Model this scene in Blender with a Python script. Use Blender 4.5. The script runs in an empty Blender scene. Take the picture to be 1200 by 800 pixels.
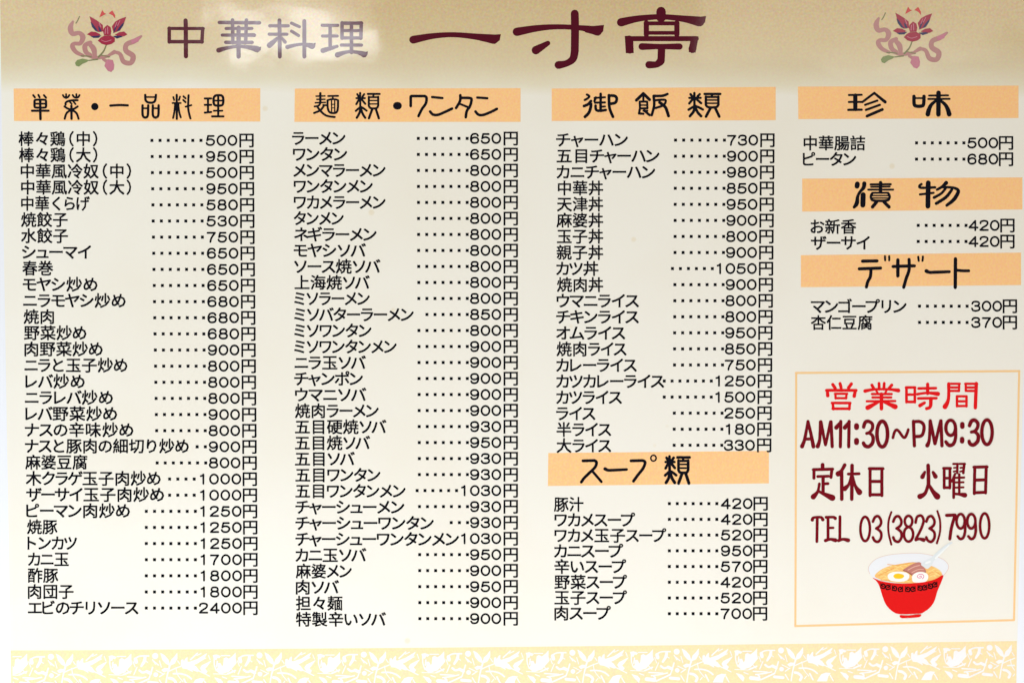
import bpy, math, random
from mathutils import Vector, Matrix
random.seed(7)
scene = bpy.context.scene
COL = scene.collection

# ------------------------------------------------------------------ camera
CENTRE = Vector((0.0, 0.0, 1.5))            # middle of the menu, at eye height on the wall
DIST = 0.70
PX = 0.0005                                  # metres of paper per photograph pixel
FWD = Vector((0.0103, 1.0, -0.0454)).normalized()
ROLL = math.radians(0.18)
RIGHT = FWD.cross(Vector((0, 0, 1))).normalized()
UP = RIGHT.cross(FWD).normalized()
RIGHT, UP = (RIGHT * math.cos(ROLL) + UP * math.sin(ROLL)), (UP * math.cos(ROLL) - RIGHT * math.sin(ROLL))
CAM = CENTRE - FWD * DIST
cam_data = bpy.data.cameras.new("camera")
cam_data.sensor_width = 36.0
cam_data.lens = 36.0 * DIST / (1200 * PX)
cam_data.clip_start = 0.01
cam_data.clip_end = 100
camera = bpy.data.objects.new("camera", cam_data)
camera.matrix_world = Matrix.Translation(CAM) @ Matrix((RIGHT, UP, -FWD)).transposed().to_4x4()
COL.objects.link(camera)
scene.camera = camera

# ------------------------------------------------------------------ light
world = bpy.data.worlds.new("World")
scene.world = world
world.use_nodes = True
world.node_tree.nodes["Background"].inputs[0].default_value = (0.96, 0.93, 0.88, 1)
world.node_tree.nodes["Background"].inputs[1].default_value = 0.10
scene.view_settings.view_transform = 'Standard'
scene.view_settings.look = 'None'
scene.view_settings.gamma = 1.0
scene.view_settings.use_curve_mapping = False
scene.view_settings.exposure = 0.0
scene.cycles.max_bounces = 4
scene.cycles.use_denoising = True


def area(name, loc, target, sx, sy, power, colour):
    d = bpy.data.lights.new(name, 'AREA')
    d.shape = 'RECTANGLE'
    d.size, d.size_y, d.energy, d.color = sx, sy, power, colour
    o = bpy.data.objects.new(name, d)
    o.location = CENTRE + Vector(loc)
    o.rotation_euler = (Vector(target) - Vector(loc)).to_track_quat('-Z', 'Y').to_euler()
    COL.objects.link(o)
    return o


# fill lights added to shape the sheet's tone, a mirrored tube, added haze panels
area("low_fill", (-0.05, -0.34, -0.44), (0.0, 0, -0.22), 1.7, 0.10, 4.4, (1.0, 1.0, 1.0))  # added low fill, brightens the foot of the sheet
area("left_cool_fill", (-1.45, -1.05, 0.25), (-0.1, 0, 0.0), 0.7, 1.5, 10.5, (0.50, 0.76, 1.0))  # unseen cool fill, added to keep the left side bluer
area("right_warm_fill", (1.5, -1.5, 1.35), (0.1, 0, 0.0), 1.2, 0.9, 9.0, (1.0, 0.74, 0.36))  # added warm fill that turns the right side beige
area("top_fill", (-0.7, -1.2, 1.15), (-0.1, 0, 0.1), 1.0, 0.5, 15.5, (1.0, 0.91, 0.68))  # unseen fill added to lift the upper left
area("tube_light", (-0.455, -2.0, 0.595), (-0.09, 0, 0.18), 0.34, 0.06, 0.74, (0.84, 0.91, 1.0))
area("left_haze_fill", (-0.85, -2.0, 0.80), (-0.2, 0, 0.18), 1.10, 0.42, 1.7, (1.0, 0.95, 0.95))  # dim panel added to veil the upper left with mirrored haze
area("right_haze_fill", (1.00, -2.0, 0.78), (0.2, 0, 0.18), 1.10, 0.44, 2.2, (1.0, 0.94, 0.88))  # dim panel added for the mirrored haze at upper right


# ------------------------------------------------------------------ pixel of the photograph -> point of the paper
def paper(px, py):
    """Point (X, Z) of the menu's own plane, metres from its middle."""
    d = FWD * DIST + RIGHT * ((px - 600) * PX) + UP * ((400 - py) * PX)
    t = -(CAM.y - CENTRE.y) / d.y
    p = CAM + d * t - CENTRE
    return p.x, p.z


def lin(c):
    c = c / 255.0
    return c / 12.92 if c <= 0.04045 else ((c + 0.055) / 1.055) ** 2.4


# ------------------------------------------------------------------ materials
class NT:
    def __init__(self, name):
        self.m = bpy.data.materials.new(name)
        self.m.use_nodes = True
        self.t = self.m.node_tree
        self.b = self.t.nodes["Principled BSDF"]

    def n(self, kind, **kw):
        node = self.t.nodes.new(kind)
        for k, v in kw.items():
            if k in node.inputs.keys():
                node.inputs[k].default_value = v
            else:
                setattr(node, k, v)
        return node

    def l(self, a, b):
        self.t.links.new(a, b)


def laminate(nt):
    """The clear film over the print: gloss and slow waviness, the same on every ink."""
    geo = nt.n('ShaderNodeNewGeometry')
    n1 = nt.n('ShaderNodeTexNoise', Scale=9.0, Detail=2.5)
    n2 = nt.n('ShaderNodeTexNoise', Scale=140.0, Detail=2.0)
    nt.l(geo.outputs['Position'], n1.inputs['Vector'])
    nt.l(geo.outputs['Position'], n2.inputs['Vector'])
    m = nt.n('ShaderNodeMath', operation='MULTIPLY_ADD')
    nt.l(n2.outputs[0], m.inputs[0])
    m.inputs[1].default_value = 0.012
    nt.l(n1.outputs[0], m.inputs[2])
    bump = nt.n('ShaderNodeBump', Strength=0.55, Distance=0.0026)
    nt.l(m.outputs[0], bump.inputs['Height'])
    nt.l(bump.outputs[0], nt.b.inputs['Normal'])
    nt.b.inputs['Roughness'].default_value = 0.075
    nt.b.inputs['IOR'].default_value = 1.5


def ink(name, rgb, mottle=0.06, linear=False):
    nt = NT(name)
    c = rgb if linear else tuple(lin(v) for v in rgb)
    geo = nt.n('ShaderNodeNewGeometry')
    ns = nt.n('ShaderNodeTexNoise', Scale=900.0, Detail=2.0)
    nt.l(geo.outputs['Position'], ns.inputs['Vector'])
    mix = nt.n('ShaderNodeMix', data_type='RGBA', blend_type='SOFT_LIGHT')
    mix.inputs[0].default_value = min(1.0, mottle * 3)
    mix.inputs[6].default_value = (*c, 1)
    nt.l(ns.outputs['Color'], mix.inputs[7])
    nt.l(mix.outputs[2], nt.b.inputs['Base Color'])
    laminate(nt)
    return nt.m


M = {}
M['black'] = ink('black_ink', (10, 12, 22))
M['heading'] = ink('heading_ink', (12, 12, 24))
M['title'] = ink('title_ink', (84, 14, 34))
M['hours'] = ink('hours_ink', (118, 12, 28))
M['red'] = ink('red_ink', (228, 24, 30))
M['orange'] = ink('orange_ink', (255, 203, 146), 0.16)
M['frame'] = ink('frame_ink', (247, 205, 150))
M['yellow'] = ink('pale_yellow_ink', (244, 223, 178), 0.16)
M['white'] = ink('white_paper', (236, 239, 250), 0.04)
M['leafwhite'] = ink('leaf_white', (242, 240, 244), 0.08)
for k, c in dict(pink=(182, 132, 132), petal=(160, 44, 70), petal_blue=(50, 44, 88), stem=(128, 128, 92), green=(132, 146, 98),
                 tip=(202, 70, 70), magenta=(196, 126, 146), pale=(214, 196, 158),
                 bowl_red=(226, 26, 26), bowl_white=(236, 238, 246), rim=(226, 200, 190), soup=(247, 196, 120), noodle=(252, 224, 150),
                 noodle_dark=(240, 170, 84), egg=(252, 250, 246), yolk=(250, 200, 40), meat=(196, 128, 118), meat_light=(226, 180, 168),
                 meat_dark=(140, 78, 62), spiral=(226, 130, 176), spoon=(226, 232, 238), spoon_light=(244, 247, 250), meander=(30, 8, 14)).items():
    M[k] = ink(k + '_ink', c)


def cream_print():
    """Cream ground of the print with the tan tinted head that ends in uneven wisps."""
    nt = NT('cream_print')
    geo = nt.n('ShaderNodeNewGeometry')
    sep = nt.n('ShaderNodeSeparateXYZ')
    nt.l(geo.outputs['Position'], sep.inputs[0])
    wave = nt.n('ShaderNodeTexNoise', Scale=7.0, Detail=3.0, Roughness=0.6)
    mp = nt.n('ShaderNodeMapping')
    mp.inputs['Scale'].default_value = (1.0, 1.0, 2.4)
    nt.l(geo.outputs['Position'], mp.inputs[0])
    nt.l(mp.outputs[0], wave.inputs['Vector'])
    add = nt.n('ShaderNodeMath', operation='MULTIPLY_ADD')
    nt.l(wave.outputs[0], add.inputs[0])
    add.inputs[1].default_value = 0.016
    nt.l(sep.outputs[2], add.inputs[2])
    z1 = CENTRE.z + paper(600, 104)[1]
    z0 = CENTRE.z + paper(600, 4)[1]
    mr = nt.n('ShaderNodeMapRange', interpolation_type='LINEAR')
    mr.inputs['From Min'].default_value = z1 + 0.004
    mr.inputs['From Max'].default_value = z0 + 0.006
    nt.l(add.outputs[0], mr.inputs['Value'])
    ramp = nt.n('ShaderNodeValToRGB')
    e = ramp.color_ramp.elements
    e[0].position, e[0].color = 0.0, (lin(241), lin(238), lin(232), 1)
    e[1].position, e[1].color = 1.0, (lin(213), lin(191), lin(153), 1)
    for pos, c in ((0.13, (232, 225, 206)), (0.36, (223, 209, 181)), (0.65, (217, 198, 162))):
        k = e.new(pos)
        k.color = (*(lin(v) for v in c), 1)
    nt.l(mr.outputs[0], ramp.inputs[0])
    ns = nt.n('ShaderNodeTexNoise', Scale=700.0, Detail=3.0)
    nt.l(geo.outputs['Position'], ns.inputs['Vector'])
    mix = nt.n('ShaderNodeMix', data_type='RGBA', blend_type='SOFT_LIGHT')
    gain = nt.n('ShaderNodeMath', operation='MULTIPLY_ADD')
    nt.l(mr.outputs[0], gain.inputs[0])
    gain.inputs[1].default_value = 0.5
    gain.inputs[2].default_value = 0.12
    nt.l(gain.outputs[0], mix.inputs[0])
    nt.l(ramp.outputs[0], mix.inputs[6])
    nt.l(ns.outputs['Color'], mix.inputs[7])
    # slow yellowing of the sheet and a few small brownish specks
    age = nt.n('ShaderNodeTexNoise', Scale=5.0, Detail=4.0, Roughness=0.65)
    nt.l(geo.outputs['Position'], age.inputs['Vector'])
    am = nt.n('ShaderNodeMapRange')
    am.inputs['From Min'].default_value = 0.45
    am.inputs['From Max'].default_value = 0.75
    am.inputs['To Max'].default_value = 0.75
    nt.l(age.outputs[0], am.inputs['Value'])
    old = nt.n('ShaderNodeMix', data_type='RGBA', blend_type='MULTIPLY')
    old.inputs[7].default_value = (0.955, 0.925, 0.865, 1)
    nt.l(am.outputs[0], old.inputs[0])
    nt.l(mix.outputs[2], old.inputs[6])
    vor = nt.n('ShaderNodeTexVoronoi', Scale=26.0)
    nt.l(geo.outputs['Position'], vor.inputs['Vector'])
    sp = nt.n('ShaderNodeMapRange')
    sp.inputs['From Min'].default_value = 0.055
    sp.inputs['From Max'].default_value = 0.03
    sp.inputs['To Max'].default_value = 0.5
    nt.l(vor.outputs['Distance'], sp.inputs['Value'])
    spot = nt.n('ShaderNodeMix', data_type='RGBA', blend_type='MULTIPLY')
    spot.inputs[7].default_value = (0.90, 0.80, 0.62, 1)
    nt.l(sp.outputs[0], spot.inputs[0])
    nt.l(old.outputs[2], spot.inputs[6])
    nt.l(spot.outputs[2], nt.b.inputs['Base Color'])
    laminate(nt)
    return nt.m


M['cream'] = cream_print()


def wall_material():
    nt = NT('wall_paint')
    geo = nt.n('ShaderNodeNewGeometry')
    ns = nt.n('ShaderNodeTexNoise', Scale=160.0, Detail=4.0)
    nt.l(geo.outputs['Position'], ns.inputs['Vector'])
    bump = nt.n('ShaderNodeBump', Strength=0.3, Distance=0.001)
    nt.l(ns.outputs[0], bump.inputs['Height'])
    nt.l(bump.outputs[0], nt.b.inputs['Normal'])
    nt.b.inputs['Base Color'].default_value = (0.74, 0.73, 0.7, 1)
    nt.b.inputs['Roughness'].default_value = 0.7
    return nt.m


# ------------------------------------------------------------------ mesh building on the paper
class Flat:
    """Collects flat shapes of one ink; depth rises a hair from shape to shape so none share a plane."""
    STEP = 5e-7

    def __init__(self, level):
        self.v, self.f, self.d = [], [], level

    def poly(self, pts):
        """pts in photograph pixels, counter-clockwise or clockwise alike."""
        a = sum(pts[i - 1][0] * pts[i][1] - pts[i][0] * pts[i - 1][1] for i in range(len(pts)))
        if a > 0:
            pts = pts[::-1]
        self.d += self.STEP
        n = len(self.v)
        for x, y in pts:
            X, Z = paper(x, y)
            self.v.append((X, -self.d, Z))
        self.f.append(tuple(range(n, n + len(pts))))

    def raw(self, pts, faces):
        n = len(self.v)
        for x, y in pts:
            X, Z = paper(x, y)
            self.v.append((X, -self.d, Z))
        self.f += [tuple(n + i for i in f) for f in faces]

    def capsule(self, a, b, ra, rb):
        dx, dy = b[0] - a[0], b[1] - a[1]
        ang = math.atan2(dy, dx)
        d = math.hypot(dx, dy)
        if d < 1e-6 or abs(ra - rb) >= d:
            c, r = (a, ra) if ra > rb else (b, rb)
            self.poly([(c[0] + r * math.cos(k * math.pi / 8), c[1] + r * math.sin(k * math.pi / 8)) for k in range(16)])
            return
        g = math.acos((ra - rb) / d)
        pts = []
        for k in range(7):
            t = ang + g + (2 * math.pi - 2 * g) * k / 6
            pts.append((a[0] + ra * math.cos(t), a[1] + ra * math.sin(t)))
        for k in range(7):
            t = ang - g + 2 * g * k / 6
            pts.append((b[0] + rb * math.cos(t), b[1] + rb * math.sin(t)))
        self.poly(pts)

    def stroke(self, pts, w, smooth=True):
        if not isinstance(w, (list, tuple)):
            w = [w] * len(pts)
        w = list(w)
        if len(w) < len(pts):
            w = [w[min(len(w) - 1, int(i * (len(w) - 1) / max(1, len(pts) - 1) + 0.5))] for i in range(len(pts))]
        if len(pts) == 1:
            pts, w = pts * 2, w * 2
        q = [(p[0], p[1], k) for p, k in zip(pts, w)]
        if smooth and len(q) > 2:
            closed = q[0][:2] == q[-1][:2]
            out = []
            n = len(q)
            for i in range(n - 1):
                p0 = q[i - 1] if i else (q[-2] if closed else q[0])
                p1, p2 = q[i], q[i + 1]
                p3 = q[i + 2] if i + 2 < n else (q[1] if closed else q[-1])
                for k in range(4):
                    t = k / 4
                    out.append(tuple(0.5 * (2 * b + (c - a) * t + (2 * a - 5 * b + 4 * c - d) * t * t + (3 * b - a - 3 * c + d) * t ** 3)
                                     for a, b, c, d in zip(p0, p1, p2, p3)))
            out.append(q[-1])
            q = out
        for a, b in zip(q, q[1:]):
            self.capsule(a, b, a[2] / 2, b[2] / 2)

    def ellipse(self, cx, cy, rx, ry, n=24):
        self.poly([(cx + rx * math.cos(2 * math.pi * k / n), cy + ry * math.sin(2 * math.pi * k / n)) for k in range(n)])

    def script(self, text, x0, y0, s, ox=0.0, oy=0.0, sx=1.0, sy=1.0, fat=1.0, grow=0.0):
        """Strokes 'w,w:x,y x,y' parted by ';'. '!' keeps corners, 'o' is an ellipse ring cx,cy,rx,ry, '#' a filled outline."""
        for item in text.replace('\n', ' ').split(';'):
            item = item.strip()
            if not item:
                continue
            mode = ''
            if item[0] in '!o#~':
                mode, item = item[0], item[1:]
            ws, ps = item.split(':')
            w = [float(v) * fat / s * min(sx, sy) if v else 0 for v in ws.split(',')]
            P = [tuple(float(v) for v in p.split(',')) for p in ps.split()]
            if mode == 'o':
                cx, cy, rx, ry = P[0]
                P = [(cx + rx * math.cos(2 * math.pi * k / 12), cy + ry * math.sin(2 * math.pi * k / 12)) for k in range(12)]
                P.append(P[0])
            Q = [(x0 + (ox + x * sx) / s, y0 + (oy + y * sy) / s) for x, y in P]
            if mode == '#':
                self.poly(Q)
                if grow:
                    self.stroke(Q + Q[:1], grow, False)
            elif mode == '~':
                n, out = len(Q), []
                for i in range(n):
                    a, b, c, d = Q[i - 1], Q[i], Q[(i + 1) % n], Q[(i + 2) % n]
                    for t in (0.0, 0.25, 0.5, 0.75):
                        out.append(tuple(0.5 * (2 * b[m] + (c[m] - a[m]) * t + (2 * a[m] - 5 * b[m] + 4 * c[m] - d[m]) * t * t
                                                + (3 * b[m] - a[m] - 3 * c[m] + d[m]) * t ** 3) for m in (0, 1)))
                self.poly(out)
            else:
                self.stroke(Q, w, mode != '!')

    def build(self, name, mat, parent, label=None):
        me = bpy.data.meshes.new(name)
        xs = [v[0] for v in self.v]
        zs = [v[2] for v in self.v]
        cx, cz = (min(xs) + max(xs)) / 2, (min(zs) + max(zs)) / 2
        me.from_pydata([(x - cx, y, z - cz) for x, y, z in self.v], [], self.f)
        me.materials.append(M[mat])
        me.update()
        o = bpy.data.objects.new(name, me)
        COL.objects.link(o)
        o.parent = parent
        px, pz = ORIGIN.get(parent.name, (0, 0))
        ORIGIN[o.name] = (cx, cz)
        o.location = (cx - px, 0, cz - pz)
        if label:
            o['label'] = label
        return o


ORIGIN = {}


def group_empty(name, parent, px, py, label=None):
    o = bpy.data.objects.new(name, None)
    o.empty_display_size = 0.01
    COL.objects.link(o)
    o.parent = parent
    X, Z = paper(px, py)
    qx, qz = ORIGIN.get(parent.name, (0, 0))
    o.location = (X - qx, 0, Z - qz)
    ORIGIN[o.name] = (X, Z)
    if label:
        o['label'] = label
    return o


# printed type: outlines of the built-in typeface, one flat glyph each
GLYPH = {}


def glyph(ch):
    if ch not in GLYPH:
        cu = bpy.data.curves.new("type", 'FONT')
        cu.body = ch
        cu.resolution_u = 2
        o = bpy.data.objects.new("type", cu)
        COL.objects.link(o)
        me = bpy.data.meshes.new_from_object(o.evaluated_get(bpy.context.evaluated_depsgraph_get()))
        v = [(p.co.x, p.co.y) for p in me.vertices]
        f = [tuple(p.vertices) for p in me.polygons]
        # every glyph face must look out of the paper
        fixed = []
        for q in f:
            a = sum(v[q[i - 1]][0] * v[q[i]][1] - v[q[i]][0] * v[q[i - 1]][1] for i in range(len(q)))
            fixed.append(q if a > 0 else q[::-1])
        bpy.data.objects.remove(o)
        bpy.data.curves.remove(cu)
        bpy.data.meshes.remove(me)
        xs, ys = [p[0] for p in v], [p[1] for p in v]
        GLYPH[ch] = (v, fixed, min(xs), max(xs), min(ys), max(ys))
    return GLYPH[ch]


BOLD = ((-0.018, 0.017), (0.018, 0.017), (-0.018, -0.017), (0.018, -0.017))    # four impressions a hair apart thicken the strokes


def stamp(fl, ch, fn):
    """Print one glyph; fn maps glyph units to photograph pixels."""
    v, f = glyph(ch)[:2]
    for bx, by in BOLD:
        fl.d += Flat.STEP
        fl.raw([fn(px + bx, py + by) for px, py in v], f)


def advance(ch):
    if ch in '（）':
        return 0.62
    if ch in 'ャュョッ':
        return 0.74
    if ch in 'ーシミタ':
        return 0.86
    if 'ァ' <= ch <= 'ヶ':
        return 0.83
    if 'ぁ' <= ch <= 'ん':
        return 0.9
    return 1.0


def type_line(fl, text, x0, x1, yc, em):
    """Set text between x0 and x1 (ink to ink), centred on yc, em in pixels."""
    cells, x = [], 0.0
    for ch in text:
        a = advance(ch)
        cells.append((ch, x + a / 2, a))
        x += a
    g0, g1 = glyph(text[0]), glyph(text[-1])
    lead = cells[0][1] - (g0[3] - g0[2]) / 2
    tail = cells[-1][1] + (g1[3] - g1[2]) / 2
    k = (x1 - x0) / (tail - lead)
    sx = min(k, em * 1.06)
    # ink width of the end letters follows sx while the pitch follows k: one more pass settles it
    a0 = cells[0][1] * k - (g0[3] - g0[2]) / 2 * sx
    a1 = cells[-1][1] * k + (g1[3] - g1[2]) / 2 * sx
    if len(text) > 1:
        k *= 1 + ((x1 - x0) - (a1 - a0)) / ((cells[-1][1] - cells[0][1]) * k)
    base = x0 + (g0[3] - g0[2]) / 2 * sx - cells[0][1] * k
    sx = min(em * 1.06, max(em * 0.9, k))
    for ch, c, a in cells:
        v, f, gx0, gx1, gy0, gy1 = glyph(ch)
        mid = (gx0 + gx1) / 2
        if ch in '（）':
            mid = (gx0 + gx1) / 2 + (0.06 if ch == '）' else -0.06)
        stamp(fl, ch, lambda px, py: (base + c * k + (px - mid) * sx, yc + 0.5 - (py - 0.38) * em))


DIGIT = {  # strokes in a 10 x 12 cell
    '0': ["o", (5, 6, 4.6, 5.3)],
    '1': ["l", [(2.6, 2.6), (4.6, 1.9), (5.6, 0.7)], [(5.6, 0.7), (5.6, 11.4)]],
    '2': ["l", [(0.9, 3.6), (1.5, 1.7), (4.8, 0.7), (8.3, 1.5), (9.1, 3.6), (7.6, 6.0), (3.4, 8.6), (0.8, 11.2)], [(0.8, 11.25), (9.3, 11.25)]],
    '3': ["l", [(0.9, 3.2), (2.0, 1.3), (5.0, 0.7), (8.1, 1.4), (8.8, 3.4), (7.4, 5.2), (4.2, 5.6)],
          [(4.2, 5.6), (7.9, 6.1), (9.3, 8.2), (8.4, 10.4), (5.0, 11.4), (1.7, 10.7), (0.6, 8.7)]],
    '4': ["l", [(7.2, 11.5), (7.2, 0.8)], [(7.2, 0.8), (0.4, 8.3)], [(0.4, 8.4), (9.8, 8.4)]],
    '5': ["l", [(8.7, 1.0), (2.3, 1.0)], [(2.3, 1.0), (1.2, 6.0)],
          [(1.2, 6.0), (3.3, 4.8), (6.5, 4.8), (9.0, 6.4), (9.0, 9.0), (7.0, 11.0), (3.8, 11.3), (1.4, 10.4), (0.6, 8.9)]],
    '6': ["l", [(8.8, 3.0), (7.6, 1.2), (5.0, 0.7), (2.2, 1.7), (0.8, 4.8), (0.8, 8.0), (2.2, 10.6), (5.0, 11.3), (8.1, 10.5), (9.2, 8.1),
                (8.1, 5.7), (5.2, 4.8), (2.2, 5.8), (0.9, 8.0)]],
    '7': ["l", [(0.6, 1.1), (9.2, 1.1)], [(9.2, 1.1), (6.4, 4.8), (4.6, 8.2), (3.9, 11.5)]],
    '8': ["l", [(5, 5.5), (2.0, 4.8), (1.4, 3.0), (2.4, 1.2), (5, 0.7), (7.6, 1.2), (8.6, 3.0), (8.0, 4.8), (5, 5.5)],
          [(5, 5.5), (8.2, 6.3), (9.3, 8.4), (8.2, 10.6), (5, 11.4), (1.8, 10.6), (0.7, 8.4), (1.8, 6.3), (5, 5.5)]],
    '9': ["l", [(1.0, 9.1), (2.4, 10.9), (5.0, 11.3), (7.8, 10.3), (9.2, 7.2), (9.2, 4.0), (7.8, 1.5), (5.0, 0.7), (1.9, 1.5), (0.8, 3.9),
                (1.9, 6.3), (4.8, 7.2), (7.8, 6.2), (9.1, 4.0)]],
}


def price_text(fl, value, right, yc, yen_cell, pitch):
    v, f, gx0, gx1, gy0, gy1 = glyph('円')
    w = 16.2
    stamp(fl, '円', lambda px, py: (right - w + (px - gx0) / (gx1 - gx0) * w, yc + 8.0 - (py - gy0) / (gy1 - gy0) * 15.6))
    n = len(value)
    c0 = right - yen_cell
    for i, ch in enumerate(value):
        cx = c0 - (n - 1 - i) * pitch
        kind, *st = DIGIT[ch]
        s = 1.02
        if kind == 'o':
            ex, ey, rx, ry = st[0]
            pts = [(cx + (ex - 5 + rx * math.cos(t * math.pi / 8)) * s, yc + (ey - 6 + ry * math.sin(t * math.pi / 8)) * s) for t in range(17)]
            pts[-1] = pts[0]
            fl.stroke(pts, 2.2, False)
        else:
            for p in st:
                fl.stroke([(cx + (a - 5) * s, yc + (b - 6) * s) for a, b in p], 2.2, len(p) > 2)


# ------------------------------------------------------------------ the wall and the sheet
def box(name, x0, x1, y0, y1, z0, z1, mat, parent=None):
    me = bpy.data.meshes.new(name)
    v = [(x, y, z) for z in (z0, z1) for y in (y0, y1) for x in (x0, x1)]
    me.from_pydata(v, [], [(0, 2, 3, 1), (4, 5, 7, 6), (0, 1, 5, 4), (1, 3, 7, 5), (3, 2, 6, 7), (2, 0, 4, 6)])
    me.materials.append(mat)
    me.update()
    o = bpy.data.objects.new(name, me)
    COL.objects.link(o)
    o.parent = parent
    return o


wall = box('wall', -1.6, 1.6, 0.004, 0.10, 0.2, 2.7, wall_material())
wall['kind'] = 'structure'

menu = bpy.data.objects.new('menu_sheet', None)
menu.location = CENTRE
menu.empty_display_size = 0.05
COL.objects.link(menu)
menu['label'] = 'large glossy cream Japanese restaurant menu sheet with orange headings and four columns of prices'
menu['category'] = 'menu'

xl, zb = paper(12.5, 780)
xr, _ = paper(1191.5, 780)
_, ztop = paper(600, -46)
_, zbot = paper(600, 838)
sheet = box('paper', xl - 0.016, xr + 0.016, 0.0, 0.0012, zbot - 0.01, ztop + 0.012, M['white'], menu)
pad = []
for sx in (-1, 1):
    for zz in (ztop - 0.02, zbot + 0.02):
        pad.append(box('mounting_pad', sx * 0.28 - 0.012, sx * 0.28 + 0.012, 0.0012, 0.004, zz - 0.012, zz + 0.012, M['white'], menu))


def rect_part(name, X0, X1, Z0, Z1, depth, mat, parent):
    me = bpy.data.meshes.new(name)
    cx, cz = (X0 + X1) / 2, (Z0 + Z1) / 2
    me.from_pydata([(X0 - cx, -depth, Z0 - cz), (X1 - cx, -depth, Z0 - cz), (X1 - cx, -depth, Z1 - cz), (X0 - cx, -depth, Z1 - cz)], [], [(0, 1, 2, 3)])
    me.materials.append(M[mat])
    o = bpy.data.objects.new(name, me)
    COL.objects.link(o)
    o.parent = parent
    o.location = (cx, 0, cz)
    ORIGIN[o.name] = (cx, cz)
    return o


rect_part('cream_ground', xl, xr, zbot, ztop, 2e-5, 'cream', menu)

L_BAND, L_TYPE = 5e-5, 8e-5

# ------------------------------------------------------------------ title
TITLE1 = {
    '中': "24:132,45 133,90 134,246; !20:40,88 40,166; !18:38,90 232,90; !20:228,90 224,166; !20:40,164 226,164",
    '華': "20:322,56 548,58; 20:396,42 398,170; 20:474,42 470,170; 18:360,90 505,90; 18,22:338,127 518,127; 20:358,168 506,168; 24:430,85 430,248; 28,20,18,24,36:318,212 370,198 430,190 490,196 534,206; #:500,188 530,196 557,192 554,212 538,225 505,212",
    '料': "22:660,44 662,248; 18:605,75 710,75; 18:602,122 702,122; 18,32:652,142 604,184; 16,20:672,142 692,166; 18:728,60 772,80; 18:728,105 768,130; 22:800,48 800,248; 24,18,18,34:704,194 760,181 800,179 844,189; #:815,172 840,176 864,170 861,188 846,204 815,194",
    '理': "18:900,72 988,72; 18:902,132 985,132; 20:945,75 945,205; 28,18:904,214 984,190; !20:1012,60 1122,60; !20:1012,58 1012,145; !20:1120,58 1118,145; !18:1012,102 1118,102; !18:1012,143 1118,143; 20:1065,60 1065,225; 18:1008,183 1122,183; 30,20,18,22,34:986,238 1030,224 1065,220 1110,226 1136,236; #:1100,218 1130,222 1158,219 1155,238 1140,252 1105,238",
}
TITLE2 = {
    '一': "30,22,19,24,36:46,152 120,138 200,133 290,141 352,150; #:280,129 330,134 379,131 375,154 357,168 300,156",
    '寸': "32,24,19,21,36:440,122 520,108 600,103 690,108 746,119; #:680,98 730,100 771,96 768,120 752,137 700,124; 30:660,53 661,120 660,195; 30,28,24,30:660,195 653,225 628,242 598,248; 32,18:512,192 558,165",
    '亭': "36:988,45 988,68; 32,24,20,24,38:836,86 900,72 985,65 1070,72 1134,83; #:1060,62 1110,68 1159,62 1155,86 1139,101 1080,86; #:850,138 862,137 882,148 884,203 854,203; #:1110,140 1130,139 1127,160 1119,201 1093,199 1100,150; !15:930,90 1050,90; !20:932,88 932,132; !20:1048,88 1048,132; !14:930,126 1050,126; !19:862,148 1122,148; !24,30:867,148 869,190; !24,30:1115,150 1107,188; 26,20,24:915,178 985,178 1058,178; 28:990,182 988,232; 30,24,28:986,234 970,246 942,247",
}


def title(table, reg, text, label):
    g = group_empty('title_lettering', menu, reg[3], reg[4], label)
    for ch in text:
        fl = Flat(L_TYPE)
        fl.script(table[ch], reg[0], reg[1], reg[2])
        fl.build('character', 'title', g)


title(TITLE1, (190, 15, 4.8, 315, 46), '中華料理', 'smaller dark red title lettering reading 中華料理')
title(TITLE2, (470, 0, 3.243, 650, 45), '一寸亭', 'large dark red title lettering reading 一寸亭')

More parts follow.
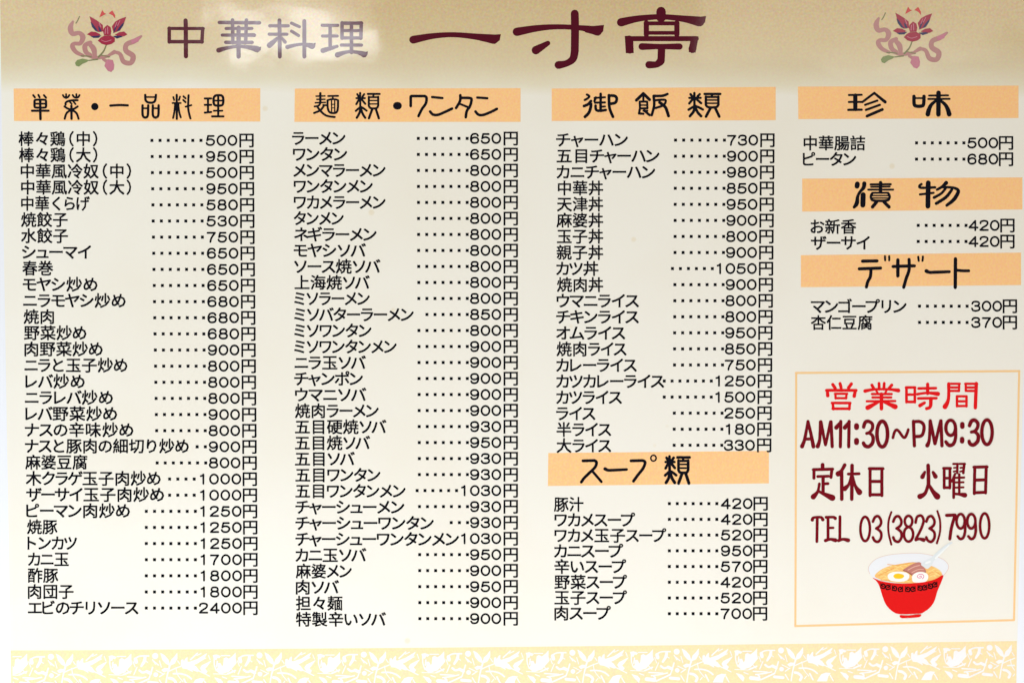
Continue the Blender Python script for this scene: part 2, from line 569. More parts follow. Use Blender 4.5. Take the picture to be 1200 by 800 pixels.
# ------------------------------------------------------------------ lotus emblems
LOTUS = [
    ('ribbon', 'pink', "14,34,30,26,34,26,24,30,26,20:112,220 80,300 108,372 190,362 236,412 205,490 130,495 105,530 150,600 240,645; 24,30,30,26:330,480 262,520 275,600 330,640; 24,34,26:320,500 370,560 385,640; 14,30,30,32,34,30,30,24,18:965,402 880,462 782,505 775,585 862,650 835,735 745,720 700,625 630,600; 26,16:630,600 560,640; 14,22,18:300,650 400,672 560,650; 16,22:490,690 540,720"),
    ('ribbon_end', 'magenta', "#:545,690 610,700 628,760 622,815 590,850 548,835 505,775 520,730; #:835,450 900,425 960,400 930,470 850,500"),
    ('stem', 'stem', "12,14,18:528,512 495,590 432,662; 10:195,155 172,205 150,240; 12:215,648 300,652 340,660; 10,14:310,705 420,690; 8,10:470,640 570,660"),
    ('leaf', 'green', "#:138,735 165,700 230,682 312,700 285,725 235,745 185,782 150,770"),
    ('seed_pod', 'pale', "o8:535,190,62,55; 6:500,165 520,185; 6:560,160 575,190; 6:530,200 540,225"),
    ('petal_tip', 'tip', "#:442,168 478,76 502,112 528,122 492,142 462,158; #:558,118 604,80 638,138 640,182 606,142"),
    ('petal', 'petal', "#:318,152 372,182 425,215 484,262 492,340 440,352 390,318 345,260 333,200; #:778,160 742,262 702,330 622,362 598,282 640,222 700,188; "
                       "#:288,380 340,345 400,352 455,380 430,402 340,402; #:792,380 752,345 692,353 636,385 680,402 750,402"),
    ('petal_shade', 'petal_blue', "#:333,225 362,246 398,300 432,352 392,335 350,285; #:425,270 450,295 472,335 460,350 436,332; #:755,225 738,272 694,332 655,348 690,290 720,255; "
                                  "#:612,368 634,292 668,262 640,335; #:330,402 400,398 468,392 432,422 370,424; #:612,402 700,394 736,408 660,432"),
    ('inner_petal', 'petal', "#:498,302 540,262 582,290 592,340 582,388 502,392 488,342; #:424,458 460,420 502,397 580,392 634,420 634,470 592,500 530,514 470,497"),
    ('petal_vein', 'magenta', "7:545,290 548,370; 7:520,310 515,370; 6:660,230 640,290; 6:700,210 670,270; 7:440,235 462,290; 6:470,450 520,470 590,450"),
]


def lotus(ox, oy, label):
    g = group_empty('lotus_emblem', menu, 125 + ox, 38 + oy, label)
    lvl = L_BAND
    for name, mat, s in LOTUS:
        fl = Flat(lvl)
        fl.script(s, 75 + ox, 5 + oy, 10.66, fat=2.0 if name == 'ribbon' else 1.25)
        fl.build(name, mat, g)
        lvl = fl.d + 2e-6
    return g


lotus(0, 0, 'lotus flower emblem at the left end of the heading, deeper in colour')
lotus(944.2, -4, 'lotus flower emblem at the right end of the heading, paler in colour')

# ------------------------------------------------------------------ section headings
RUI = ("18:685,82 686,225; 18:655,95 668,118; 18:727,95 710,120; 16:645,136 735,136; 18:672,150 645,198; 18:702,150 738,195; 18:690,228 672,240 640,268; "
       "18:695,228 720,242 752,266; 20:688,240 678,290 650,340; 20:694,250 712,300 738,340; 18:765,92 888,92; 16:827,95 820,118; "
       "!18:775,122 775,215; 18:775,215 795,240 855,240 872,215; !18:873,215 873,122; !16:775,126 873,126; 12:780,160 870,160; 12:780,196 870,196; 20:812,248 776,345; 20:848,248 880,345")
HEADS = [
    ('単菜・一品料理', [(16, 104), (305, 103.6), (305, 142.6), (16.5, 142)], [
        ('単', (15, 100, 8), "16:192,95 208,115; 16:240,92 252,115; 16:292,95 312,118; 18:204,150 204,195; 16:204,195 215,210 302,210 312,195; 18:312,195 312,152; 16:312,152 300,138 216,138 204,150; 14:206,174 310,174; 19:257,140 258,230 260,318; 17:180,240 336,240"),
        ('菜', (15, 100, 8), "15:470,94 482,112 500,118 518,112 530,94; 14:500,85 500,122; 15:562,94 576,112 595,118 614,112 626,94; 14:596,85 597,118; 16:495,184 500,160 545,144 608,142; 14:530,150 552,176; 14:565,148 588,178; 16:485,200 520,222 550,228; 16:608,200 575,222 550,228; 18:550,195 551,315; 16:548,232 505,262 487,315; 16:553,232 597,262 617,315"),
        ('・', (15, 100, 8), "54:769,201"),
        ('一', (15, 100, 8), "18:915,192 1000,187 1078,190"),
        ('品', (160, 100, 8), "18:82,92 85,140 105,160 135,165 160,160 176,140 182,92; 13:84,112 180,112; 18:57,190 57,275 70,300 90,302 106,282 110,190; 13:58,217 110,217; 18:153,190 153,275 166,300 186,302 205,280 207,190; 13:154,217 206,217"),
        ('料', (160, 100, 8), "14:345,112 353,140; 14:408,108 398,140; 14:338,168 414,168; 17:377,92 378,316; 15:362,178 355,250 343,308; 15:392,178 400,250 415,302; 15:440,105 460,124; 15:438,140 460,160; 16:488,95 484,200 492,262 506,312; 14:460,202 514,188"),
        ('理', (160, 100, 8), "16:640,125 700,125; 16:640,185 700,185; 16:640,258 700,252; 16:670,125 670,255; 18:724,120 742,98 770,95 798,98 812,120 812,168 795,190 740,190 724,168 724,120; 13:728,145 808,145; 16:766,100 766,290; 14:724,240 805,240; 16:708,293 815,293"),
    ]),
    ('麺類・ワンタン', [(345.5, 104), (610, 103.5), (610, 143), (345, 143)], [
        ('麺', (345, 100, 8.889), "13:226,115 318,113; 13:234,148 318,148; 13:218,184 322,180; 20:270,85 270,185; 16:270,190 250,215 210,222; 16:300,208 330,210; 18:308,215 270,262 205,290; 18:236,222 285,282 340,320 420,332; "
                                  "16:352,114 455,112; 14:402,114 398,145; 18:345,158 348,240 372,285 432,287 452,245 455,158; 16:345,158 380,148 425,148 455,158; 11:386,155 388,275; 11:420,155 420,275; 8:390,200 418,200; 8:390,237 418,237"),
        ('類', (345, 100, 8.889), RUI),
        ('・', (345, 100, 8.889), "62:1066,215 1080,215"),
        ('ワ', (470, 100, 8.571), "!22:97,210 97,115 104,110 238,110; 22:238,110 256,128 248,185 210,240 175,310"),
        ('ン', (470, 100, 8.571), "20:312,120 415,130; 22:292,265 320,295 370,298 440,270 512,236"),
        ('タ', (470, 100, 8.571), "22:595,102 592,160 552,230; 22:600,128 690,130 708,150 690,215 660,260 650,322; 18:590,188 668,220"),
        ('ン', (470, 100, 8.571), "20:765,125 866,132; 22:748,265 775,295 820,300 890,275 962,239"),
    ]),
    ('御飯類', [(646.5, 104), (909, 102), (909, 141), (646.5, 142)], [
        ('御', (670, 100, 6.316), "14:112,70 130,82 118,98 96,110; 17:90,155 120,142 142,118; 18:142,138 140,165 126,205 98,234; 12:168,95 246,90; 15:178,92 168,118; 13:172,130 246,128; 16:214,65 213,185; 12:214,160 246,158; 16:176,152 180,182 205,190 252,184; 17:275,75 278,160 290,200 305,234; 17:278,78 318,80 333,100 322,130 284,138"),
        ('飯', (670, 100, 6.316), "!18:478,112 530,62 576,108; 13:530,84 530,112; !13:503,122 558,122 560,172 505,172 503,122; 10:505,148 558,148; !14:504,176 498,210 530,212; 12:530,190 560,190; 15:536,188 576,222; 16:606,82 610,150 592,222; 16:606,80 670,79 708,66; 14:620,112 682,108 696,120 676,150 618,170; 18:650,128 690,160 705,192 716,228"),
        ('類', (670, 100, 6.316, 862 - 637 * 0.945, 55 - 76 * 0.66, 0.945, 0.66), RUI),
    ]),
    ('スープ類', [(642.5, 530.5), (901, 528), (901, 566), (642, 569)], [
        ('ス', (670, 525, 8), "!22:105,117 212,114; 22:212,114 232,130 220,175 160,235 115,280 90,316; 20:197,218 278,313"),
        ('ー', (670, 525, 8), "26,22,20:312,192 340,205 380,205 515,198"),
        ('プ', (670, 525, 8), "!22:555,117 662,114; 22:662,114 688,130 670,185 620,250 578,308; o12:766,92,25,27"),
        ('類', (670, 525, 8, 872 - 637 * 0.93, 70 - 76 * 0.955, 0.93, 0.955), RUI),
    ]),
    ('珍味', [(935, 101.7), (1193.5, 100.5), (1193.5, 138.5), (935.5, 139.8)], [
        ('珍', (980, 100, 8), "16:118,93 238,91; 16:118,158 240,158; 18:112,232 238,230; 32:178,98 178,225; !18,18,24:245,158 356,74 458,158; 17:270,185 385,145; 18:278,232 408,185; 22:288,290 432,228"),
        ('味', (980, 100, 8), "26:728,105 730,178 750,196 800,196 818,178 822,105; 14:735,122 815,122; 15:870,98 1048,96; 15:862,130 1062,129; 34:958,72 957,275; 20,26,32,36:940,142 892,182 868,230 858,272; 20,26,32,36:972,142 1020,182 1046,230 1058,272"),
    ]),
    ('漬物', [(940, 209.5), (1198, 208), (1198, 245.5), (940, 248)], [
        ('漬', (980, 205, 7.5), "34:185,80 182,100; 30,26,20,22,30,20:246,76 240,112 208,150 188,190 180,250 156,284; 36:236,175 233,265; 16:302,85 478,83; 13:305,106 470,104; 14:280,130 500,130; 24:389,68 388,148; 18:318,160 306,180 306,205 330,226 440,226 466,205 466,180 455,160; 14:318,158 455,158; 10:318,182 458,182; 10:318,204 458,204; 24:355,236 318,282; 24:418,236 463,282"),
        ('物', (980, 205, 7.5), "18:748,82 730,98 748,114 868,110; 16:735,172 855,158; 34:808,70 805,275; 28,20,18:966,70 930,104 885,130; 18,18,22,26,26,20:935,108 1020,112 1066,130 1068,160 1030,220 970,268; 18,18,20:960,120 920,165 858,200; 20,22,22:1015,130 965,195 878,252"),
    ]),
    ('デザート', [(938.5, 299), (1196.5, 296), (1196.5, 334), (938.5, 336.5)], [
        ('デ', (995, 295, 8), "24:125,88 262,86; 24:95,160 295,153; 24:205,160 200,230 175,280 162,330; 16:336,42 338,80; 16:376,42 376,80"),
        ('ザ', (995, 295, 8), "24:412,138 612,132; 26:457,77 457,226; 24:562,72 562,170 535,250 512,333; 16:648,48 652,85; 16:692,45 688,85"),
        ('ー', (995, 295, 8), "30,24,22:725,181 755,193 800,192 940,187"),
        ('ト', (995, 295, 8), "26:997,67 995,333; 22:1005,172 1060,178 1122,178"),
    ]),
]
for words, quad, chars in HEADS:
    fl = Flat(L_BAND)
    fl.poly(quad)
    band = fl.build('heading_band', 'orange', menu, 'orange heading band reading ' + words)
    for ch, reg, s in chars:
        fl = Flat(L_TYPE)
        ox, oy, sx, sy = reg[3:] if len(reg) > 3 else (0, 0, 1, 1)
        if len(reg) > 3:
            fl.script(s, reg[0], reg[1], reg[2], ox, oy, sx, sy, 1.6)
        else:
            fl.script(s, reg[0], reg[1], reg[2], fat=1.28)
        fl.build('character', 'heading', band)


# ------------------------------------------------------------------ menu lines
def entry(name, x0, x1, y, price, dots, right, yp, yen_cell, pitch=12.6, em=18.3):
    e = group_empty('menu_line', menu, (x0 + right) / 2, y, 'printed menu line reading %s %s円' % (name, price))
    fl = Flat(L_TYPE)
    type_line(fl, name, x0, x1, y, em)
    fl.build('dish_name', 'black', e)
    if dots:
        n, d0, d1 = dots
        fl = Flat(L_TYPE)
        for k in range(n):
            cx = d0 + (d1 - d0) * k / max(1, n - 1)
            r = 1.75
            fl.poly([(cx - r, yp - r), (cx + r, yp - r), (cx + r, yp + r), (cx - r, yp + r)])
        fl.build('dot_leader', 'black', e)
    fl = Flat(L_TYPE)
    price_text(fl, price, right, yp, yen_cell, pitch)
    fl.build('price', 'black', e)


def lerp(a, b, t):
    return a + (b - a) * t


COL1 = """棒々鶏（中）,22,115,500
棒々鶏（大）,22.5,115,950
中華風冷奴（中）,24.5,154.5,500
中華風冷奴（大）,25,154.5,950
中華くらげ,25,105,580
焼餃子,25,79,530
水餃子,25,79.5,750
シューマイ,26,106.5,650
春巻,26.5,62,650
モヤシ炒め,27,114,650
ニラモヤシ炒め,27.5,147,680
焼肉,28,63,680
野菜炒め,28.5,101,680
肉野菜炒め,29,120,900
ニラと玉子炒め,29,149,800
レバ炒め,30,99,800
ニラレバ炒め,29.5,132,800
レバ野菜炒め,30,137,900
ナスの辛味炒め,29.5,156,800
ナスと豚肉の細切り炒め,29.5,221,900
麻婆豆腐,30,102,800
木クラゲ玉子肉炒め,30.5,188,1000
ザーサイ玉子肉炒め,31,192,1000
ピーマン肉炒め,31,152,1250
焼豚,32,67,1250
トンカツ,32.5,90,1250
カニ玉,33,80.5,1700
酢豚,33,68,1800
肉団子,33,86,1800
エビのチリソース,33,162,2400"""
for i, row in enumerate(COL1.split('\n')):
    name, a, b, p = row.split(',')
    t = i / 29
    y = lerp(162.3, 711.0, t)
    yp = lerp(164.7, 711.9, t)
    right = lerp(297.0, 301.6, min(1, t * 1.15))
    if len(p) == 3:
        dots = (7, lerp(178, 187, t), lerp(235.5, 243.6, t))
        if i == 19:
            dots = (2, 231, 240.6)
    else:
        dots = (4, 198.8, 227.6) if i in (21, 22) else (7, 171.5, 229.0)
    entry(name, float(a), float(b), y, p, dots, right, yp, 24.6 if len(p) == 3 else 23.8, 12.9 if len(p) == 3 else 13.1)

COL2 = """ラーメン,342.5,404.5,650
ワンタン,343.5,406.5,650
メンマラーメン,344,451.5,800
ワンタンメン,344.5,436.5,800
ワカメラーメン,344.5,451.5,800
タンメン,344.5,402.5,800
ネギラーメン,345,441,800
モヤシソバ,344.5,428.5,800
ソース焼ソバ,345,445.5,800
上海焼ソバ,345.5,433,800
ミソラーメン,345,433,800
ミソバターラーメン,345,484.5,850
ミソワンタン,345,435,800
ミソワンタンメン,345,464.5,900
ニラ玉ソバ,345.5,428.5,900
チャンポン,345,425,900
ウマニソバ,346,429,900
焼肉ラーメン,346,443.5,900
五目硬焼ソバ,346,452.5,930
五目焼ソバ,346,433.5,950
五目ソバ,346,415.5,930
五目ワンタン,346.5,445.5,930
五目ワンタンメン,346.5,475,1030
チャーシューメン,346.5,473.5,930
チャーシューワンタン,346.5,508,930
チャーシューワンタンメン,346.5,537.5,1030
カニ玉ソバ,346.5,429,950
麻婆メン,347,412,900
肉ソバ,347,397,950
担々麺,347,401,900
特製辛いソバ,347,452,900"""
for i, row in enumerate(COL2.split('\n')):
    name, a, b, p = row.split(',')
    t = i / 30
    y = lerp(161.5, 724.5, t)
    yp = lerp(162.4, 724.3, t)
    dots = (7, lerp(490.2, 492, t), lerp(547.4, 547.9, t))
    if i == 11:
        dots = (6, 500.3, 547.6)
    if i == 22:
        dots = (6, 488.8, 535)
    if i == 24:
        dots = (3, 528.8, 547.9)
    if i == 25:
        dots = None
    entry(name, float(a), float(b), y, p, dots, 606.6, yp, 25.0, 12.7 if len(p) == 3 else 12.6)

COL3 = """チャーハン,652,735.5,730
五目チャーハン,652.5,772.5,900
カニチャーハン,652.5,767.5,980
中華丼,654,706.5,850
天津丼,653,706.5,950
麻婆丼,652.5,706.5,900
玉子丼,653,706.5,800
親子丼,652.5,706.5,900
カツ丼,652,701,1050
焼肉丼,653,706.5,900
ウマニライス,652.5,748.5,800
チキンライス,652,748.5,800
オムライス,652,732.5,950
焼肉ライス,652.5,734,850
カレーライス,652,746,750
カツカレーライス,652,778,1250
カツライス,652,728.5,1500
ライス,652,697.5,250
半ライス,652.5,716,180
大ライス,652.5,716,330"""
for i, row in enumerate(COL3.split('\n')):
    name, a, b, p = row.split(',')
    t = i / 19
    y = lerp(163.4, 521.3, t)
    yp = lerp(164.4, 521.4, t)
    right = lerp(907.4, 903.6, t)
    dots = (7, lerp(791.6, 790, t), lerp(848.9, 845.8, t))
    if i == 8:
        dots = (6, 788, 834.8)
    if i in (15, 16):
        dots = (7, 778.4, 833.5)
    entry(name, float(a), float(b), y, p, dots, right, yp, 24.7, 12.6)

COL3B = """豚汁,649.5,683.5,420
ワカメスープ,650,744,420
ワカメ玉子スープ,650,780.5,520
カニスープ,649.5,730,950
辛いスープ,650,733.5,570
野菜スープ,650,734.5,420
玉子スープ,650,734.5,520
肉スープ,650,715.5,700"""
for i, row in enumerate(COL3B.split('\n')):
    name, a, b, p = row.split(',')
    t = i / 7
    entry(name, float(a), float(b), lerp(590, 717.3, t), p, (7, 784.4, 840), lerp(899.4, 898.8, t), lerp(589.7, 718.5, t), 23.2, 12.9)

for name, a, b, y, p, d0, d1, right, yp in (
        ('中華腸詰', 942, 1013.5, 167.3, '500', 1074, 1129.5, 1187, 167.6),
        ('ピータン', 941, 1003, 186, '680', 1074, 1129.5, 1187, 186.6),
        ('お新香', 950, 1003, 265, '420', 1076, 1132, 1188.6, 264.2),
        ('ザーサイ', 950.5, 1019, 284, '420', 1076, 1132, 1188.6, 283),
        ('マンゴープリン', 950.5, 1062, 358.3, '300', 1077.5, 1133.3, 1191.5, 358.7),
        ('杏仁豆腐', 950.5, 1022, 377.3, '370', 1077.5, 1133.3, 1191.5, 377.7)):
    entry(name, a, b, y, p, (7, d0, d1), right, yp, 23.0, 12.5)

# ------------------------------------------------------------------ opening hours
hours = group_empty('opening_hours_panel', menu, 1062, 585, 'framed panel with red and maroon opening hours lettering')
fl = Flat(L_BAND)
for a, b in (((932.5, 436.8), (1194.5, 434.6)), ((1194.3, 434.6), (1188.2, 726)), ((1188.2, 726), (932, 733)), ((932, 733), (933, 436.8))):
    fl.stroke([a, b], 2.5)
fl.build('panel_border', 'frame', hours)


def hline(reg, mat, label, s):
    fl = Flat(L_TYPE)
    for ox, part in s:
        fl.script(part, reg[0], reg[1], reg[2], ox, 0, fat=1.3)
    return fl


THREE = "13:432,82 445,55 466,50 482,78 476,106 452,124; 13:455,124 480,146 482,180 464,205 442,198 432,178"
NINE = "o13:968,80,25,44; 13:993,85 995,140 985,178 966,188 950,172"
LINES = [
    ((955, 440, 6), 'red', 'large bright red line reading 営業時間', [(0,
        "18:125,62 142,88; 17:176,55 184,85; 18:256,58 236,85; !16:80,103 290,103; !16,20:86,103 90,140; !16,20:284,103 276,144; !13:140,127 226,127; !13:143,127 146,160; !13:222,127 219,160; !13:144,158 220,158; "
        "!15:120,192 248,192; !15:125,192 129,235; !15:245,192 241,235; !15:125,232 243,232; "
        "17:400,66 412,88; 16:450,54 452,95; 16:487,54 484,95; 17:540,66 522,88; 20,14,14,22:352,108 420,96 520,96 586,104; 12:432,106 440,120; 12:502,106 495,120; 13:400,129 540,129; 13:404,153 536,153; 13:364,180 564,178; 20:467,130 467,232; 14,26:445,186 370,225; 14,28:488,186 564,218; "
        "!15:640,83 704,83; !15:643,83 643,186; !15:702,83 702,186; !14:643,133 702,133; !15:643,184 702,184; 15:728,90 850,88; 18:792,60 792,125; 15,14,24:720,130 790,121 864,128; 15:726,160 854,158; 20:815,160 814,205; 20,17,18:814,205 806,224 784,231; 20,16:738,210 770,190; "
        "18,18,28:940,57 938,165 914,218; !13:940,57 1018,57; !13:1014,57 1012,108; !13:945,83 1014,83; !13:945,107 1012,107; !13:1056,57 1140,57; !13:1060,57 1060,107; !13:1062,83 1134,83; !13:1060,107 1134,107; !19:1134,55 1127,225; !13:998,145 1066,145; !14:998,145 998,215; !14:1065,145 1065,215; !13:998,180 1065,180; !13:998,213 1065,213")]),
    ((930, 485, 10), 'hours', 'maroon line reading AM11:30～PM9:30', [(0,
        "38,30,28:98,378 130,290 168,85; 28,30,36:168,85 200,220 232,380; 28:130,292 205,290; 38,30,26:282,378 306,290 312,90; 32,26:318,90 372,360; 26,28:375,360 432,90; 30:438,90 452,380; "
        "30:552,85 547,382; 24,40:542,100 500,158; 30:650,85 645,382; 24,40:640,100 600,158; 46:737,135 737,157; 46:737,307 737,333; "
        "32,34,32,30,28,28:820,152 840,95 880,85 922,115 922,170 890,212 855,226; 28,32,34,36,32:890,222 928,262 925,335 880,380 835,368 818,338; o34:1038,233,62,150")]),
    ((1040, 485, 9.231), 'hours', None, [(0,
        "24:58,255 75,195 100,170 130,195 165,245 190,250 212,205 224,168; 28:280,78 290,342; 28:282,84 345,80 388,110 393,170 368,232 308,242; 36,26,26:430,338 452,270 460,72; 28:462,72 512,318; 26:515,318 574,72; 28:577,72 588,342; "
        "o28:682,148,52,82; 28,28,30,32,28:736,150 735,260 708,325 662,336 630,298; 38:808,108 808,136; 38:806,268 806,294; 30,32,30,28,26:886,125 905,78 940,65 974,95 974,140 945,182 905,194; 28,30,32,32,28:945,190 980,230 974,292 930,332 892,320 882,292; o29:1075,195,56,133")]),
    ((940, 535, 5.217), 'hours', 'maroon characters reading 定休日', [(0,
        "18:125,48 125,70; !15:68,78 186,75; !15:72,78 72,130; !15:182,78 176,125; 14:95,120 160,118; 16:128,120 128,212; 14:128,165 158,163; 14,14,26:105,165 95,212 68,244; 12,17,30:97,208 130,225 184,250; "
        "18,16,26:260,50 240,85 220,104; 17:241,90 242,258; 14:282,105 348,103; 17:305,52 303,258; 14,14,24:300,120 285,168 260,194; 14,15,28:308,120 325,178 350,216; "
        "!15:410,72 494,72; !15:415,72 415,236; !15:487,72 487,236; !15:415,150 487,150; !15:415,231 487,231; "
        "")]),
    ((940, 535, 5.217), 'hours', 'maroon characters reading 火曜日', [(0,
        "18:770,52 772,110 772,165; 16,17,26:772,165 752,222 720,242; 14,20,30:775,170 800,212 826,242; 12,22:750,92 735,122; 14,22:800,94 815,120; "
        "!14:864,70 907,70; !14:868,70 868,190; !14:903,70 903,190; !13:868,130 903,130; !14:868,188 903,188; !11:924,43 952,43; !12:949,43 948,98; !9:928,67 948,65; !9:926,90 946,85; !11:962,43 995,43; !13:991,43 985,98; !9:967,67 988,65; !9:965,90 985,85; "
        "12:935,104 915,150; 14:927,128 926,248; 11:930,128 990,126; 10:930,156 986,155; 10:930,188 986,186; 13,14,24:930,226 960,228 994,234; 12:960,106 960,228; !15:1050,63 1130,61; !15:1055,62 1052,224; !15:1125,60 1121,220; !15:1055,142 1122,140; !15:1052,219 1120,216")]),
    ((940, 595, 5.217), 'hours', 'maroon line reading TEL 03(3823)7990', [
        (0, "17,13,13,17:62,72 70,58 114,56 126,70; 14:92,60 90,204; 14,13,17:146,56 190,55 202,62; 14:158,58 158,188; 12:160,121 190,120; 16,14,20:142,198 172,190 203,196; 14:231,52 230,188; 16,14,20:222,198 250,190 281,196; o13:385,127,29,74; 10:545,24 528,80 528,150 545,222; o13:650,80,23,33; o13:650,160,28,44; "
            "13:693,88 702,54 728,46 742,78 725,130 694,190; 14,13,20:694,194 716,188 742,194; 10:826,18 842,75 842,145 823,214; 15:882,44 934,42; 15:934,42 912,120 902,188; o13:1115,108,28,76"),
        (0, THREE), (124, THREE), (326, THREE), (0, NINE), (65, NINE)]),
]
for k, (reg, mat, label, s) in enumerate(LINES):
    if label is None:
        continue
    fl = hline(reg, mat, label, s)
    if LINES[k + 1:] and LINES[k + 1][2] is None:      # the opening times were traced in two pieces
        more = LINES[k + 1]
        for ox, part in more[3]:
            fl.script(part, *more[0], ox, 0, fat=1.3)
    fl.build('hours_lettering', mat, hours, label)

# ------------------------------------------------------------------ the printed ramen bowl
bowl = group_empty('ramen_bowl_picture', menu, 1062, 680, 'printed red ramen bowl with egg, fish cake and white spoon')
noodles = ' ; '.join('6:%d,%d %d,%d %d,%d' % (x, y, x + 22 + r, y - 10, x + 50, y - 4 + r) for x, y, r in
                     [(325, 345, 3), (345, 370, 6), (340, 330, 2), (370, 310, 5), (420, 290, 4), (400, 335, 3), (470, 300, 7), (500, 285, 2), (560, 275, 4),
                      (720, 330, 6), (735, 345, 3), (750, 315, 7), (760, 360, 4), (730, 370, 5), (440, 320, 3), (360, 388, 2), (520, 410, 1), (770, 335, 2)])
meander = ''
for x, y, d in ((362, 440, 1), (405, 449, -1), (452, 458, 1), (502, 465, -1), (556, 465, 1), (600, 463, -1), (652, 455, 1), (690, 452, -1), (732, 440, 1), (770, 428, -1)):
    meander += '10:%d,%d %d,%d %d,%d %d,%d %d,%d %d,%d;' % (x + 4 * d, y + 2, x - 8 * d, y - 4, x + 2 * d, y - 16, x + 18 * d, y - 4, x + 12 * d, y + 18, x - 12 * d, y + 14)
    meander += '7:%d,%d %d,%d;' % (x - 14 * d, y - 20, x - 16 * d, y + 16)
BOWL = [
    ('bowl_inside', 'bowl_white', "#:250,310 262,275 310,230 400,200 520,187 640,185 740,200 830,230 872,270 875,305 850,345 825,372 700,410 560,420 420,412 300,385 262,345"),
    ('bowl_rim', 'rim', "4:262,345 250,310 262,275 310,230 400,200 520,187 640,185 740,200 830,230 872,270 875,305 850,345 828,368"),
    ('soup', 'soup', "#:300,362 340,320 400,290 480,272 600,255 680,270 760,290 810,320 825,358 780,388 700,408 560,420 420,408 340,388"),
    ('noodle', 'noodle', noodles),
    ('noodle_shadow', 'noodle_dark', "5:400,272 480,278 600,258; 5:330,360 390,330 450,300; 5:715,350 770,330 810,350; 4:350,395 420,400; 5:560,400 590,380"),
    ('slice_of_pork', 'meat', "#:520,318 590,272 642,255 668,270 702,332 640,337 590,356 560,332"),
    ('pork_edge', 'meat_dark', "6:522,318 560,334 590,356; 4:640,337 698,332"),
    ('pork_fat', 'meat_light', "7:560,315 610,290 650,280; 6:590,335 640,312 680,312"),
    ('egg_white', 'egg', "#:400,368 410,345 440,332 487,327 540,334 566,350 570,370 556,392 520,405 470,406 420,396"),
    ('egg_yolk', 'yolk', "#:445,364 458,348 487,343 518,350 530,364 515,380 487,385 458,380"),
    ('fish_cake', 'egg', "#:590,375 600,352 630,334 670,330 705,342 718,365 712,392 690,408 640,414 600,408"),
    ('fish_cake_spiral', 'spiral', "6:650,366 662,362 664,374 646,378 632,366 646,350 672,350 684,366 672,384"),
    ('spoon', 'spoon', "12,20,36:902,102 850,135 762,222; #:662,268 715,232 775,212 752,262 732,292 708,306 680,290"),
    ('spoon_shine', 'spoon_light', "8,14:880,122 775,224; 14:700,262 730,250"),
    ('bowl_outside', 'bowl_red', "#:282,375 350,402 450,418 560,421 680,410 770,388 835,355 815,420 790,480 765,560 730,610 690,640 650,655 500,660 440,640 390,590 360,520 335,440 310,400"),
    ('fret_pattern', 'meander', meander),
    ('bowl_foot', 'bowl_red', "#:498,668 560,670 655,660 648,682 560,690 505,689"),
]
lvl = L_BAND
for name, mat, s in BOWL:
    fl = Flat(lvl)
    fl.script(s.replace('#', '~'), 980, 620, 6.669)
    fl.build(name, mat, bowl)
    lvl = fl.d + 2e-6

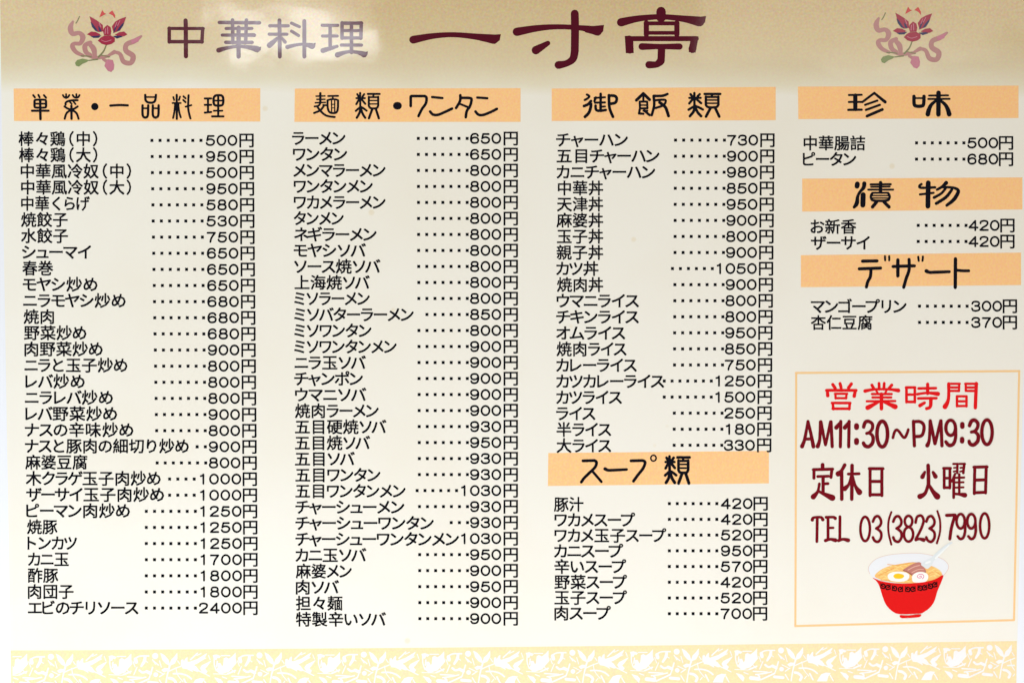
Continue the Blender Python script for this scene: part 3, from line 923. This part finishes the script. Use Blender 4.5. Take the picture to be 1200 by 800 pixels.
# ------------------------------------------------------------------ the leafy border along the foot of the sheet
MOTIF = ("#:310,130 345,150 380,190 396,242 360,225 330,190; #:465,130 465,180 440,225 394,246 412,192 440,165; #:322,287 350,270 388,275 375,292 340,305; 13,10:396,245 372,340 355,440; 8:385,300 440,275 500,252; "
         "#:505,195 520,190 527,215 548,178 560,170 558,210 575,215 650,190 742,133 715,185 650,225 615,240 642,256 672,297 650,300 598,280 610,302 560,275 520,270 503,238; 10:590,190 655,130; "
         "#:782,203 740,258 722,275 747,300 735,317 700,300 683,270 700,245 740,225; 8:600,265 680,300 770,345; 12:430,322 500,322 560,340 600,370; #:618,412 640,380 682,365 722,370 700,400 690,442 600,442; 9:722,390 750,440; "
         "#:803,150 832,144 872,158 860,172 840,168 832,190 815,186; 8:880,152 960,152; 9:815,150 813,230 832,292; "
         "#:1012,128 1010,180 1020,220 985,260 950,300 900,315 870,322 833,292 850,262 850,225 870,225 888,262 900,240 905,180 925,170 950,185 985,160; 12:940,322 1010,292; 6:805,322 930,327; 7:965,270 1005,310; "
         "#:818,358 870,374 893,400 882,432 850,400; 28:955,402 1030,410; 10:1000,370 1080,360 1150,345; "
         "26:75,185 82,212; 11:82,172 120,156 200,155; 20,22,16:165,162 160,200 130,250; 16:112,290 142,310 180,300; 44:260,155; 9:248,205 290,240; 8:235,190 262,232; 22:180,300 215,318; 12,9:235,262 215,330 200,370; 12:70,430 200,370; 10:0,350 130,357; 22:200,402 280,410; 34:265,330; 20:390,362 422,370 452,400 440,432; 7:270,290 330,320; 8:90,260 60,330; 7:470,200 490,230; 7:455,262 470,330 520,395; 12:530,372 560,430; 7:300,200 318,260; 9:300,380 330,430; 8:345,320 300,350; 7:760,150 775,190; 7:650,150 690,132; 10:842,205 836,255; 7:1030,200 1050,250; 12:40,380 60,400; 7:150,190 190,215; 7:480,420 500,395; 8:890,350 930,365; 7:700,190 735,175")
border = group_empty('floral_border', menu, 600, 780, 'pale yellow printed border of white leaves and vines along the bottom')


def border_top(x):
    return 761.0 - 1.2 * (x / 400) - 7.0 * max(0.0, (x - 150) / 1050) ** 1.6 + (0.6 if x < 150 else 0)


fl = Flat(L_BAND)
xs = [12.5 + (1191.5 - 12.5) * k / 24 for k in range(25)]
pts = [(x, border_top(x)) for x in xs] + [(1190.5, 838), (13.5, 838)]
fl.poly(pts)
fl.build('border_ground', 'yellow', border)
fl = Flat(L_TYPE)


def clip_add(fl, s, cx):
    # one repeat of the pattern, cut off at the ends of the strip
    sub = Flat(L_TYPE)
    top = border_top(min(max(cx, 20), 1185))
    sub.script(s, cx - 390 / 8, top - 95 / 8, 8, fat=1.3, grow=0.8)
    lo, hi = paper(15, 790)[0], paper(1189, 790)[0]
    for f in sub.f:
        c = [sub.v[i] for i in f]
        for edge, sign in ((lo, 1), (hi, -1)):
            out = []
            for a, b in zip(c, c[1:] + c[:1]):
                ia, ib = (a[0] - edge) * sign >= 0, (b[0] - edge) * sign >= 0
                if ia:
                    out.append(a)
                if ia != ib:
                    t = (edge - a[0]) / (b[0] - a[0])
                    out.append((edge, a[1], a[2] + (b[2] - a[2]) * t))
            c = out
        if len(c) > 2:
            n = len(fl.v)
            fl.v += c
            fl.f.append(tuple(range(n, n + len(c))))


for k in range(-1, 10):
    clip_add(fl, MOTIF, 76 + 122.2 * k)
fl.build('leaf_pattern', 'leafwhite', border)
